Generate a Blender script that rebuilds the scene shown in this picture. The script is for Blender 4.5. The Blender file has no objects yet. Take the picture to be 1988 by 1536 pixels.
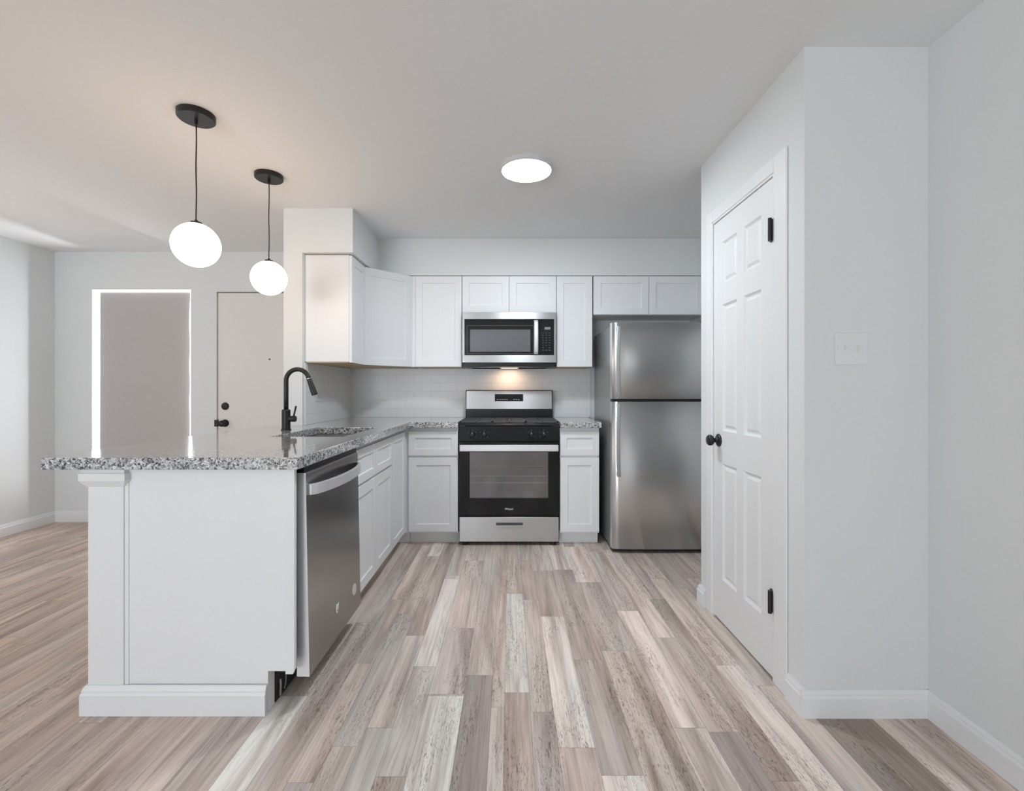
import bpy, bmesh, math, random
from mathutils import Vector, Matrix
random.seed(7)
SC = bpy.context.scene
COL = SC.collection

# ------------------------------------------------------------------ camera, world, light, exposure
PX, PY, FOC = 1988.0, 1536.0, 900.0
cd = bpy.data.cameras.new('camera'); cam = bpy.data.objects.new('camera', cd); COL.objects.link(cam)
cam.location = (0, 0, 1.18); cam.rotation_euler = (math.radians(90), 0, 0)
cd.sensor_fit = 'HORIZONTAL'; cd.sensor_width = 36.0; cd.lens = FOC / PX * 36.0
cd.shift_x = 4.0 / PX; cd.shift_y = -10.0 / PX; cd.clip_start = 0.02
SC.camera = cam

w = bpy.data.worlds.new('daylight'); SC.world = w; w.use_nodes = True
bg = w.node_tree.nodes['Background']
bg.inputs[0].default_value = (0.80, 0.90, 1.0, 1); bg.inputs[1].default_value = 1.5

def area_light(name, loc, rot, sx, sy, power, color):
    l = bpy.data.lights.new(name, 'AREA'); l.shape = 'RECTANGLE'; l.size = sx; l.size_y = sy
    l.energy = power; l.color = color
    o = bpy.data.objects.new(name, l); COL.objects.link(o); o.location = loc; o.rotation_euler = rot
    return o
# added daylight fill, set in an unseen opening behind the camera
area_light('rear_fill_light', (-2.75, -5.15, 1.25), (math.radians(90), 0, 0), 2.3, 2.0, 10, (0.86, 0.94, 1.0))
# upward fill added to brighten the ceiling, aimed from the rear opening
area_light('upward_fill_light', (-2.75, -5.1, 0.9), (math.radians(140), 0, 0), 2.3, 1.6, 114, (0.88, 0.94, 1.0))
# warm fill added for the living room, beyond the left edge of the view
area_light('living_fill_light', (-4.07, 2.4, 1.5), (math.radians(100), 0, math.radians(-90)), 0.9, 0.9, 4, (1.0, 0.72, 0.48))
# daylight just outside the shaded living-room window
area_light('far_window_light', (-3.30, 4.75, 1.2), (math.radians(-90), 0, 0), 0.9, 1.6, 150, (0.95, 0.96, 1.0))

SC.view_settings.view_transform = 'Standard'
SC.view_settings.look = 'None'
SC.view_settings.gamma = 1
SC.view_settings.exposure = 0.53
SC.view_settings.use_curve_mapping = False
SC.cycles.max_bounces = 10; SC.cycles.diffuse_bounces = 6; SC.cycles.glossy_bounces = 4
SC.cycles.sample_clamp_indirect = 4.0
SC.cycles.caustics_reflective = False; SC.cycles.caustics_refractive = False

# ------------------------------------------------------------------ materials
def lin(r, g, b):
    f = lambda c: (c / 255 / 12.92) if c / 255 <= 0.04045 else ((c / 255 + 0.055) / 1.055) ** 2.4
    return (f(r), f(g), f(b), 1)

def mat(name, color, rough=0.5, metal=0.0, emit=None, strength=0, coat=0, bump=None, spec=0.5):
    m = bpy.data.materials.new(name); m.use_nodes = True
    nt = m.node_tree; b = nt.nodes['Principled BSDF']
    b.inputs['Base Color'].default_value = color; b.inputs['Roughness'].default_value = rough
    b.inputs['Metallic'].default_value = metal; b.inputs['Coat Weight'].default_value = coat
    b.inputs['Specular IOR Level'].default_value = spec
    if emit: b.inputs['Emission Color'].default_value = emit; b.inputs['Emission Strength'].default_value = strength
    if bump:
        tc = nt.nodes.new('ShaderNodeTexCoord'); n = nt.nodes.new('ShaderNodeTexNoise'); bp = nt.nodes.new('ShaderNodeBump')
        n.inputs['Scale'].default_value = bump[0]; n.inputs['Detail'].default_value = 3
        bp.inputs['Strength'].default_value = bump[1]; bp.inputs['Distance'].default_value = 0.002
        nt.links.new(tc.outputs['Object'], n.inputs['Vector']); nt.links.new(n.outputs['Fac'], bp.inputs['Height'])
        nt.links.new(bp.outputs['Normal'], b.inputs['Normal'])
    return m

def brushed(name, color, rough, aniso=0.85):
    """horizontally brushed metal: highlights smear vertically"""
    m = mat(name, color, rough, 1.0); nt = m.node_tree; b = nt.nodes['Principled BSDF']
    b.inputs['Anisotropic'].default_value = aniso
    t = nt.nodes.new('ShaderNodeCombineXYZ'); t.inputs[2].default_value = 1.0
    nt.links.new(t.outputs[0], b.inputs['Tangent'])
    return m

M = {}
M['wall'] = mat('wall_paint', (0.725, 0.745, 0.75, 1), 0.75, bump=(90, 0.08))
M['ceiling'] = mat('ceiling_paint', (0.84, 0.85, 0.855, 1), 0.85, bump=(60, 0.12))
M['trim'] = mat('trim_paint', (0.79, 0.80, 0.81, 1), 0.4)
M['cab'] = mat('cabinet_paint', (0.80, 0.81, 0.825, 1), 0.42)
M['door'] = mat('door_paint', (0.78, 0.79, 0.80, 1), 0.45)
M['door_entry'] = mat('entry_door_paint', (0.74, 0.72, 0.69, 1), 0.5)
M['wood'] = mat('birch_underside', (0.55, 0.42, 0.25, 1), 0.55)
M['steel'] = brushed('stainless_steel', (0.56, 0.56, 0.565, 1), 0.34)
M['steel_v'] = brushed('fridge_stainless', (0.84, 0.85, 0.855, 1), 0.33)
M['steel_bright'] = mat('polished_steel', (0.74, 0.74, 0.75, 1), 0.22, 1.0)
M['handle_steel'] = mat('satin_handle_steel', (0.74, 0.74, 0.76, 1), 0.42, 0.6)
M['fridge_handle'] = mat('satin_grey_handle', (0.42, 0.43, 0.44, 1), 0.45, 0.6)
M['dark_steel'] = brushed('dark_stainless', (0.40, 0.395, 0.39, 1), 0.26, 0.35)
M['fridge_side'] = mat('fridge_side_paint', (0.30, 0.305, 0.305, 1), 0.32, 0.3)
M['black_gloss'] = mat('black_glass', (0.010, 0.011, 0.012, 1), 0.08, spec=0.35)
M['black'] = mat('black_enamel', (0.013, 0.013, 0.014, 1), 0.32, spec=0.3)
M['black_matte'] = mat('matte_black_metal', (0.014, 0.013, 0.013, 1), 0.42, 0.2)
M['iron'] = mat('cast_iron', (0.075, 0.075, 0.078, 1), 0.5, 0.2)
M['rubber'] = mat('black_plastic', (0.02, 0.02, 0.02, 1), 0.6)
M['mwglass'] = mat('microwave_window', (0.16, 0.165, 0.175, 1), 0.12, 0.3)
M['ovglass_in'] = mat('oven_interior', (0.19, 0.185, 0.20, 1), 0.45, 0.2)
M['rack'] = mat('rack_wire', (0.75, 0.75, 0.77, 1), 0.4, 0.3)
M['plate'] = mat('white_plastic', (0.76, 0.775, 0.78, 1), 0.35)
M['slot'] = mat('shadowed_slot_plastic', (0.25, 0.25, 0.25, 1), 0.6)
M['mark'] = mat('printed_marks', (0.55, 0.56, 0.57, 1), 0.5)
M['logo'] = mat('logo_print', (0.85, 0.86, 0.86, 1), 0.4)
M['globe'] = mat('opal_globe', (0.9, 0.9, 0.88, 1), 0.3, emit=(1.0, 0.72, 0.48, 1), strength=6.2)
M['led'] = mat('led_diffuser', (0.9, 0.9, 0.9, 1), 0.4, emit=(0.86, 0.94, 1.0, 1), strength=77)
M['ledrim'] = mat('light_rim', (0.60, 0.60, 0.62, 1), 0.4)
M['lamp'] = mat('cooktop_lamp_lens', (0.9, 0.8, 0.6, 1), 0.4, emit=(1.0, 0.72, 0.42, 1), strength=2.0)
M['shade'] = mat('shade_fabric', (0.47, 0.45, 0.44, 1), 0.85, bump=(400, 0.1))
M['sub'] = mat('subfloor_shadow', (0.10, 0.09, 0.08, 1), 0.9)
M['wire'] = mat('grey_wire', (0.4, 0.4, 0.42, 1), 0.4)
M['silver'] = mat('chrome_ring', (0.8, 0.8, 0.8, 1), 0.2, 1.0)

def pane_mat():
    m = bpy.data.materials.new('oven_door_glass'); m.use_nodes = True; nt = m.node_tree
    nt.nodes.clear(); out = nt.nodes.new('ShaderNodeOutputMaterial')
    t = nt.nodes.new('ShaderNodeBsdfTransparent'); t.inputs[0].default_value = (0.75, 0.75, 0.77, 1)
    g = nt.nodes.new('ShaderNodeBsdfGlossy'); g.inputs[0].default_value = (0.8, 0.8, 0.82, 1); g.inputs[1].default_value = 0.09
    mx = nt.nodes.new('ShaderNodeMixShader'); mx.inputs[0].default_value = 0.20
    nt.links.new(t.outputs[0], mx.inputs[1]); nt.links.new(g.outputs[0], mx.inputs[2]); nt.links.new(mx.outputs[0], out.inputs[0])
    return m
M['pane'] = pane_mat()

def granite_mat():
    m = mat('speckled_granite', (0.5, 0.5, 0.5, 1), 0.10, coat=0.6); nt = m.node_tree; b = nt.nodes['Principled BSDF']
    tc = nt.nodes.new('ShaderNodeTexCoord')
    ns = nt.nodes.new('ShaderNodeTexNoise'); ns.inputs['Scale'].default_value = 130; ns.inputs['Detail'].default_value = 2
    mixv = nt.nodes.new('ShaderNodeMix'); mixv.data_type = 'RGBA'; mixv.blend_type = 'LINEAR_LIGHT'; mixv.inputs[0].default_value = 0.009
    nt.links.new(tc.outputs['Object'], ns.inputs['Vector']); nt.links.new(tc.outputs['Object'], mixv.inputs[6]); nt.links.new(ns.outputs['Color'], mixv.inputs[7])
    v = nt.nodes.new('ShaderNodeTexVoronoi'); v.inputs['Scale'].default_value = 165
    nt.links.new(mixv.outputs[2], v.inputs['Vector'])
    sep = nt.nodes.new('ShaderNodeSeparateColor'); nt.links.new(v.outputs['Color'], sep.inputs[0])
    r = nt.nodes.new('ShaderNodeValToRGB'); r.color_ramp.interpolation = 'CONSTANT'; e = r.color_ramp.elements
    e[0].position = 0; e[0].color = (0.045, 0.05, 0.055, 1); e[1].position = 0.17; e[1].color = (0.17, 0.18, 0.185, 1)
    for p, c in ((0.34, (0.38, 0.39, 0.395, 1)), (0.56, (0.56, 0.565, 0.57, 1)), (0.80, (0.76, 0.76, 0.76, 1)), (0.94, (0.50, 0.485, 0.46, 1))):
        x = e.new(p); x.color = c
    nt.links.new(sep.outputs[0], r.inputs[0]); nt.links.new(r.outputs[0], b.inputs['Base Color'])
    return m
M['granite'] = granite_mat()

def tile_mat():
    """glossy white 3x6 running-bond tile; uses the mesh UV map (metres along the wall)"""
    m = mat('white_subway_tile', (0.76, 0.77, 0.78, 1), 0.32, spec=0.35); nt = m.node_tree; b = nt.nodes['Principled BSDF']
    uv = nt.nodes.new('ShaderNodeUVMap')
    br = nt.nodes.new('ShaderNodeTexBrick'); br.inputs['Scale'].default_value = 1
    br.inputs['Brick Width'].default_value = 0.153; br.inputs['Row Height'].default_value = 0.0765
    br.inputs['Mortar Size'].default_value = 0.0016; br.inputs['Mortar Smooth'].default_value = 0.3
    br.inputs['Color1'].default_value = (0.78, 0.79, 0.80, 1); br.inputs['Color2'].default_value = (0.76, 0.77, 0.78, 1)
    br.inputs['Mortar'].default_value = (0.66, 0.66, 0.66, 1)
    nt.links.new(uv.outputs[0], br.inputs['Vector']); nt.links.new(br.outputs['Color'], b.inputs['Base Color'])
    bp = nt.nodes.new('ShaderNodeBump'); bp.invert = True; bp.inputs['Strength'].default_value = 0.35; bp.inputs['Distance'].default_value = 0.001
    nt.links.new(br.outputs['Fac'], bp.inputs['Height']); nt.links.new(bp.outputs['Normal'], b.inputs['Normal'])
    return m
M['tile'] = tile_mat()

def floor_mat():
    m = mat('vinyl_plank', (0.4, 0.35, 0.32, 1), 0.42, spec=0.35); nt = m.node_tree; b = nt.nodes['Principled BSDF']; L = nt.links.new
    N = nt.nodes.new
    tc = N('ShaderNodeTexCoord')
    col = N('ShaderNodeAttribute'); col.attribute_name = 'plank_color'
    rnd = N('ShaderNodeAttribute'); rnd.attribute_name = 'plank_rand'
    # shift the grain by a per-plank random amount
    off = N('ShaderNodeVectorMath'); off.operation = 'SCALE'; off.inputs['Scale'].default_value = 40.0
    L(rnd.outputs['Vector'], off.inputs[0])
    add = N('ShaderNodeVectorMath'); add.operation = 'ADD'; L(tc.outputs['Object'], add.inputs[0]); L(off.outputs[0], add.inputs[1])
    def noise(scale, detail, dist=0, rough=0.55):
        mp = N('ShaderNodeMapping'); mp.inputs['Scale'].default_value = scale; L(add.outputs[0], mp.inputs['Vector'])
        n = N('ShaderNodeTexNoise'); n.inputs['Scale'].default_value = 1; n.inputs['Detail'].default_value = detail
        n.inputs['Distortion'].default_value = dist; n.inputs['Roughness'].default_value = rough
        L(mp.outputs[0], n.inputs['Vector']); return n
    def ramp(src, pts):
        r = N('ShaderNodeValToRGB'); e = r.color_ramp.elements
        e[0].position, e[0].color = pts[0]; e[1].position, e[1].color = pts[-1]
        for p, c in pts[1:-1]:
            x = e.new(p); x.color = c
        L(src, r.inputs[0]); return r
    def mul(a, bsrc, fac=1.0, mode='MULTIPLY'):
        x = N('ShaderNodeMix'); x.data_type = 'RGBA'; x.blend_type = mode; x.inputs[0].default_value = fac
        L(a, x.inputs[6]); L(bsrc, x.inputs[7]); return x.outputs[2]
    g = lambda v: (v, v, v, 1)
    big = noise((17, 1.1, 1), 3, 0.8)
    r1 = ramp(big.outputs['Fac'], [(0.25, (0.50, 0.455, 0.43, 1)), (0.42, (0.80, 0.77, 0.75, 1)), (0.54, g(1.0)), (0.76, (1.18, 1.175, 1.165, 1))])
    c = mul(col.outputs['Color'], r1.outputs[0], 0.95)
    fine = noise((120, 3.5, 1), 4, 0.3, 0.65)
    r2 = ramp(fine.outputs['Fac'], [(0.30, g(0.66)), (0.52, g(1.0)), (0.75, g(1.10))])
    c = mul(c, r2.outputs[0], 0.75)
    # sparse dark weathered scratches, in patches
    scr = noise((170, 26, 1), 3, 1.6, 0.6)
    r3 = ramp(scr.outputs['Fac'], [(0.36, g(0.42)), (0.47, g(1.0)), (1.0, g(1.0))])
    patch = noise((7, 1.6, 1), 2, 0.4)
    r4 = ramp(patch.outputs['Fac'], [(0.46, g(0)), (0.60, g(1))])
    x = N('ShaderNodeMix'); x.data_type = 'RGBA'; x.blend_type = 'MULTIPLY'
    L(r4.outputs[0], x.inputs[0]); L(c, x.inputs[6]); L(r3.outputs[0], x.inputs[7]); c = x.outputs[2]
    # knots / cracks : long thin dark lines
    crk = noise((34, 1.9, 1), 1, 2.2)
    r5 = ramp(crk.outputs['Fac'], [(0.488, g(1.0)), (0.5, g(0.62)), (0.512, g(1.0))])
    c = mul(c, r5.outputs[0], 0.30)
    # tint toward pinkish / greenish grey
    tint = noise((4, 0.7, 1), 2)
    r6 = ramp(tint.outputs['Fac'], [(0.35, (0.96, 1.0, 1.0, 1)), (0.65, (1.035, 0.99, 0.972, 1))])
    c = mul(c, r6.outputs[0], 1.0)
    L(c, b.inputs['Base Color'])
    bp = N('ShaderNodeBump'); bp.inputs['Strength'].default_value = 0.12; bp.inputs['Distance'].default_value = 0.001
    L(fine.outputs['Fac'], bp.inputs['Height']); L(bp.outputs['Normal'], b.inputs['Normal'])
    return m
M['plank'] = floor_mat()

# ------------------------------------------------------------------ mesh helpers
def link(name, bm, m, parent=None, bevel=0.0, smooth=False, seg=2):
    me = bpy.data.meshes.new(name); bmesh.ops.recalc_face_normals(bm, faces=bm.faces); bm.to_mesh(me); bm.free()
    for x in (m if isinstance(m, (list, tuple)) else [m]): me.materials.append(x)
    o = bpy.data.objects.new(name, me); COL.objects.link(o)
    if parent is not None:
        o.parent = parent
        o.matrix_parent_inverse = Matrix.Translation(parent_world(parent)).inverted()
    if smooth:
        for p in me.polygons: p.use_smooth = True
    if bevel:
        md = o.modifiers.new('edge', 'BEVEL'); md.width = bevel; md.segments = seg; md.limit_method = 'ANGLE'; md.angle_limit = math.radians(35)
        md.harden_normals = False
    return o

def parent_world(p):
    v = Vector(p.location)
    while p.parent is not None:
        p = p.parent; v = v + Vector(p.location) if False else v
    return v

def BM(): return bmesh.new()
def box(bm, x0, x1, y0, y1, z0, z1):
    r = bmesh.ops.create_cube(bm, size=1)
    bmesh.ops.scale(bm, verts=r['verts'], vec=(abs(x1 - x0), abs(y1 - y0), abs(z1 - z0)))
    bmesh.ops.translate(bm, verts=r['verts'], vec=((x0 + x1) / 2, (y0 + y1) / 2, (z0 + z1) / 2))
    return r['verts']
def bbox(x0, x1, y0, y1, z0, z1):
    bm = BM(); box(bm, x0, x1, y0, y1, z0, z1); return bm
def prism(bm, pts, z0, z1, axis='z'):
    """extrude a 2-D outline; axis z: pts are (x,y); axis y: pts are (x,z); axis x: pts are (y,z)"""
    f = {'z': lambda p, t: (p[0], p[1], t), 'y': lambda p, t: (p[0], t, p[1]), 'x': lambda p, t: (t, p[0], p[1])}[axis]
    a = [bm.verts.new(f(p, z0)) for p in pts]; b = [bm.verts.new(f(p, z1)) for p in pts]
    bm.faces.new(a); bm.faces.new(b[::-1]); n = len(pts)
    for i in range(n): bm.faces.new((a[i], b[i], b[(i + 1) % n], a[(i + 1) % n]))
    return a + b
def lathe(bm, prof, origin=(0, 0, 0), axis='z', n=32):
    """prof: list of (r, h) ; r=0 closes"""
    rings = []
    o = Vector(origin)
    def P(r, h, t):
        c, s = r * math.cos(t), r * math.sin(t)
        return o + Vector({'z': (c, s, h), 'y': (c, h, s), 'x': (h, c, s)}[axis])
    for r, h in prof:
        if r < 1e-6: rings.append([bm.verts.new(P(0, h, 0))])
        else: rings.append([bm.verts.new(P(r, h, 2 * math.pi * i / n)) for i in range(n)])
    for A, B in zip(rings, rings[1:]):
        for i in range(n):
            j = (i + 1) % n
            if len(A) == 1 and len(B) == 1: continue
            if len(A) == 1: bm.faces.new((A[0], B[i], B[j]))
            elif len(B) == 1: bm.faces.new((A[i], A[j], B[0]))
            else: bm.faces.new((A[i], A[j], B[j], B[i]))
def tube(bm, pts, rad, n=14, cap=True):
    pts = [Vector(p) for p in pts]; rs = rad if isinstance(rad, (list, tuple)) else [rad] * len(pts)
    up = None; rings = []
    for i, p in enumerate(pts):
        t = (pts[min(i + 1, len(pts) - 1)] - pts[max(i - 1, 0)]).normalized()
        if up is None:
            up = t.orthogonal().normalized()
        up = (up - t * up.dot(t)).normalized(); q = t.cross(up)
        rings.append([bm.verts.new(p + (up * math.cos(2 * math.pi * k / n) + q * math.sin(2 * math.pi * k / n)) * rs[i]) for k in range(n)])
    for A, B in zip(rings, rings[1:]):
        for k in range(n): bm.faces.new((A[k], A[(k + 1) % n], B[(k + 1) % n], B[k]))
    if cap: bm.faces.new(rings[0][::-1]); bm.faces.new(rings[-1])

def panel_slab(w, h, t, panels, rings):
    """slab in local space: x 0..w, z 0..h, front at y=0, back at y=t.
    panels: rects (x0,x1,z0,z1) on the front; rings: list of (inset, depth) from the rim inward."""
    bm = BM()
    xs = sorted({0, w} | {p[0] for p in panels} | {p[1] for p in panels}); zs = sorted({0, h} | {p[2] for p in panels} | {p[3] for p in panels})
    V = {}
    def v(x, y, z):
        k = (round(x, 5), round(y, 5), round(z, 5))
        if k not in V: V[k] = bm.verts.new(k)
        return V[k]
    inside = lambda x, z: any(p[0] < x < p[1] and p[2] < z < p[3] for p in panels)
    for x0, x1 in zip(xs, xs[1:]):
        for z0, z1 in zip(zs, zs[1:]):
            if not inside((x0 + x1) / 2, (z0 + z1) / 2):
                bm.faces.new((v(x0, 0, z0), v(x1, 0, z0), v(x1, 0, z1), v(x0, 0, z1)))
            bm.faces.new((v(x0, t, z0), v(x0, t, z1), v(x1, t, z1), v(x1, t, z0)))
    for x0, x1 in zip(xs, xs[1:]):
        bm.faces.new((v(x0, 0, 0), v(x0, t, 0), v(x1, t, 0), v(x1, 0, 0)))
        bm.faces.new((v(x0, 0, h), v(x1, 0, h), v(x1, t, h), v(x0, t, h)))
    for z0, z1 in zip(zs, zs[1:]):
        bm.faces.new((v(0, 0, z0), v(0, 0, z1), v(0, t, z1), v(0, t, z0)))
        bm.faces.new((v(w, 0, z0), v(w, t, z0), v(w, t, z1), v(w, 0, z1)))
    for (a, b_, c, d) in panels:
        # rim vertices including grid breakpoints
        def loop(i, y):
            return [(a + i, y, c + i), (b_ - i, y, c + i), (b_ - i, y, d - i), (a + i, y, d - i)]
        prev = [v(*p) for p in loop(0, 0)]
        # fan rim: use extra edge points if any grid lines cross the panel edges
        for ins, dep in rings:
            cur = [v(*p) for p in loop(ins, dep)]
            for k in range(4):
                bm.faces.new((prev[k], prev[(k + 1) % 4], cur[(k + 1) % 4], cur[k]))
            prev = cur
        bm.faces.new(prev)
    return bm
SH_RINGS = [(0.0015, 0.0085)]
def shaker(name, w, h, origin, face, parent, t=0.019, fr=0.057, bevel=0.0012):
    """face: '-y' front looks to the camera; '+x' front looks right; or an angle (radians about z)"""
    fr2 = min(fr, h * 0.33)
    bm = panel_slab(w, h, t, [(fr, w - fr, fr2, h - fr2)], SH_RINGS)
    rot = {'-y': 0.0, '+x': math.pi / 2}.get(face, face)
    bmesh.ops.rotate(bm, verts=bm.verts, matrix=Matrix.Rotation(rot, 3, 'Z'))
    bmesh.ops.translate(bm, verts=bm.verts, vec=origin)
    return link(name, bm, M['cab'], parent, bevel)

def thing(name, label, cat, loc=(0, 0, 0), group=None):
    o = bpy.data.objects.new(name, None); COL.objects.link(o); o.location = loc
    o.empty_display_size = 0.1
    o['label'] = label; o['category'] = cat
    if group: o['group'] = group
    return o
def tag(o, label, cat, group=None):
    o['label'] = label; o['category'] = cat
    if group: o['group'] = group
    return o
def struct(o, label=None):
    o['kind'] = 'structure'
    if label: o['label'] = label
    return o

def cells_plate(bm, xs, ys, keep, z0, z1):
    V = {}
    def v(x, y, z):
        k = (round(x, 5), round(y, 5), round(z, 5))
        if k not in V: V[k] = bm.verts.new(k)
        return V[k]
    K = {(i, j) for i in range(len(xs) - 1) for j in range(len(ys) - 1) if keep((xs[i] + xs[i + 1]) / 2, (ys[j] + ys[j + 1]) / 2)}
    for i, j in K:
        x0, x1, y0, y1 = xs[i], xs[i + 1], ys[j], ys[j + 1]
        bm.faces.new((v(x0, y0, z1), v(x1, y0, z1), v(x1, y1, z1), v(x0, y1, z1)))
        bm.faces.new((v(x0, y0, z0), v(x0, y1, z0), v(x1, y1, z0), v(x1, y0, z0)))
        if (i - 1, j) not in K: bm.faces.new((v(x0, y0, z0), v(x0, y0, z1), v(x0, y1, z1), v(x0, y1, z0)))
        if (i + 1, j) not in K: bm.faces.new((v(x1, y0, z0), v(x1, y1, z0), v(x1, y1, z1), v(x1, y0, z1)))
        if (i, j - 1) not in K: bm.faces.new((v(x0, y0, z0), v(x1, y0, z0), v(x1, y0, z1), v(x0, y0, z1)))
        if (i, j + 1) not in K: bm.faces.new((v(x0, y1, z0), v(x0, y1, z1), v(x1, y1, z1), v(x1, y1, z0)))

# ------------------------------------------------------------------ key dimensions
H = 2.425                     # ceiling
XL, XR, XA = -4.09, 1.515, 1.60   # living-room left wall, right wall, fridge alcove wall
YK, YF, YR = 4.12, 4.165, -5.2   # kitchen back wall, living far wall, wall behind the camera
WX0, WX1, WY = -1.548, -1.42, 3.17 # dividing wall
CX, CY0, CY1 = 1.067, 1.68, 2.586  # closet block
CT0, CT1 = 0.897, 0.940       # countertop underside / top
T = 0.12

# ------------------------------------------------------------------ floor
def build_floor():
    known = [  # (x0, x1, y0, y1, colour) light or dark strips that stand out in the room
        (-0.41, -0.315, 1.98, 2.90, (196, 190, 184)), (-0.41, -0.315, 2.95, 3.5, (176, 164, 156)),
        (-0.285, -0.178, 0.75, 1.79, (198, 192, 186)), (-0.89, -0.78, 0.9, 1.79, (200, 196, 192)),
        (-0.02, 0.075, 1.81, 2.69, (203, 193, 187)), (0.16, 0.265, 1.53, 2.42, (200, 190, 183)),
        (0.57, 0.685, 1.62, 2.48, (199, 188, 181)), (0.28, 0.41, 0.8, 1.42, (204, 190, 184)),
        (0.875, 0.985, 1.2, 1.99, (196, 184, 177)), (-0.178, -0.07, 0.6, 1.92, (142, 133, 129)),
        (0.685, 0.79, 0.8, 1.60, (150, 139, 134)), (1.10, 1.30, 0.7, 1.69, (132, 121, 113)),
        (0.41, 0.57, 0.7, 2.1, (178, 165, 156)), (0.46, 0.58, 2.85, 3.5, (198, 184, 177)), (-0.56, -0.50, 3.3, 4.0, (200, 192, 186)),
        (0.28, 0.38, 3.05, 3.7, (200, 188, 182)), (0.07, 0.16, 0.7, 1.7, (176, 164, 158)),
        (-0.52, -0.41, 0.9, 1.62, (174, 167, 162)), (-0.32, -0.178, 1.80, 2.30, (178, 165, 160)),
    ]
    fixed = [-0.89, -0.78, -0.67, -0.59, -0.50, -0.41, -0.315, -0.178, -0.07, -0.02, 0.075, 0.16, 0.28, 0.41, 0.57, 0.685, 0.79, 0.875, 0.985, 1.10, 1.20, 1.30, 1.42, 1.53, 1.62]
    # note: columns are the printed strips of the boards
    xs = [-0.89]
    while xs[0] > XL: xs.insert(0, xs[0] - random.choice((0.085, 0.11, 0.13, 0.15)))
    xs += fixed[1:]
    pal = [(176, 166, 159), (184, 172, 164), (164, 152, 144), (190, 181, 174), (170, 162, 157), (182, 168, 160), (156, 145, 138), (174, 160, 150), (187, 178, 172), (168, 156, 150)]
    bm = BM(); lc = bm.loops.layers.float_color.new('plank_color'); lr = bm.loops.layers.float_color.new('plank_rand')
    def quad(x0, x1, y0, y1, z, mi, c, r):
        g = 0.0004
        f = bm.faces.new([bm.verts.new(p) for p in ((x0 + g, y0 + g, z), (x1 - g, y0 + g, z), (x1 - g, y1 - g, z), (x0 + g, y1 - g, z))])
        f.material_index = mi
        for l in f.loops: l[lc] = c; l[lr] = r
    for x0, x1 in zip(xs, xs[1:]):
        mid = (x0 + x1) / 2
        ks = sorted([k for k in known if k[0] - 0.012 <= mid <= k[1] + 0.012], key=lambda k: k[2])
        y = YR - 0.3 - random.random() * 0.8
        segs = []
        for k in ks + [None]:
            lim = k[2] if k else YF + 0.2
            while y < lim - 1e-4:
                L = random.choice((0.61, 0.91, 0.91, 1.22)); y2 = y + L
                if y2 > lim - 0.25: y2 = lim
                segs.append((y, y2, None)); y = y2
            if k: segs.append((k[2], k[3], k[4])); y = k[3]
        last = None
        for a, b, c in segs:
            if c is None:
                c = random.choice([p for p in pal if p != last]); last = c
                k_ = random.uniform(0.97, 1.03); c = tuple((v * 0.62 + u_ * 0.38) * k_ for v, u_ in zip(c, (180, 166, 157)))
                if mid < -1.5: c = (c[0] * 0.94, c[1] * 0.915, c[2] * 0.89)
            l = lin(*[min(v * FLOOR_K, 247) for v in c])
            quad(x0, x1, a, b, 0.0, 0, l, (random.random(), random.random(), random.random(), 1))
    bmv = box(bm, XL - 0.1, XA + 0.1, YR - 0.2, YF + 0.1, -0.1, -0.0015)
    for f in bm.faces:
        if any(v in bmv for v in f.verts): f.material_index = 1
    o = link('floor', bm, [M['plank'], M['sub']]); struct(o)
FLOOR_K = 1.24
build_floor()

# ------------------------------------------------------------------ shell
struct(link('ceiling', bbox(XL - T, XA + T, YR - T, YF + T, H, H + 0.1), M['ceiling']))
bm = BM(); box(bm, XL - T, XL, YR - T, 1.95, 0, H); box(bm, XL - T, XL, 2.85, YF + T, 0, H); box(bm, XL - T, XL, 1.95, 2.85, 0, 1.05); box(bm, XL - T, XL, 1.95, 2.85, 1.95, H)  # opening out of view, added for the warm living-room fill
struct(link('wall_left', bm, M['wall']))
struct(link('wall_right', bbox(XR, XR + T, YR - T, CY0 + 0.02, 0, H), M['wall']))
struct(link('wall_alcove', bbox(XA, XA + T, CY0 + 0.02, YK + T, 0, H), M['wall']))
struct(link('wall_back', bbox(WX0, XA, YK, YK + T, 0, H), M['wall']))
# living-room far wall with window and entry-door openings
WN = (-3.752, -2.868, 0.42, 2.085)      # window opening
DN = (-2.636, -1.722, 0.0, 2.066)       # entry door opening
bm = BM()
box(bm, XL, WN[0], YF, YF + T, 0, H); box(bm, WN[0], WN[1], YF, YF + T, 0, WN[2]); box(bm, WN[0], WN[1], YF, YF + T, WN[3], H)
box(bm, WN[1], DN[0], YF, YF + T, 0, H); box(bm, DN[0], DN[1], YF, YF + T, DN[3], H); box(bm, DN[1], WX0, YF, YF + T, 0, H)
struct(link('wall_far', bm, M['wall']))
# wall behind the camera; its unseen opening is added to let fill light in
bm = BM()
box(bm, XL, -3.9, YR - T, YR, 0, H); box(bm, -1.6, XR, YR - T, YR, 0, H); box(bm, -3.9, -1.6, YR - T, YR, 2.3, H); box(bm, -3.9, -1.6, YR - T, YR, 0, 0.1)
struct(link('wall_rear', bm, M['wall']))
struct(link('wall_divider', bbox(WX0, WX1, WY, YF, 0, H), M['wall']))
# soffit above the wall cabinets (L-shaped)
SZ = 2.124
bm = BM(); prism(bm, [(WX1, WY), (-1.075, WY), (-1.075, 3.805), (XA, 3.805), (XA, YK), (WX1, YK)], SZ, H)
struct(link('wall_soffit', bm, M['wall']))
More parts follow.
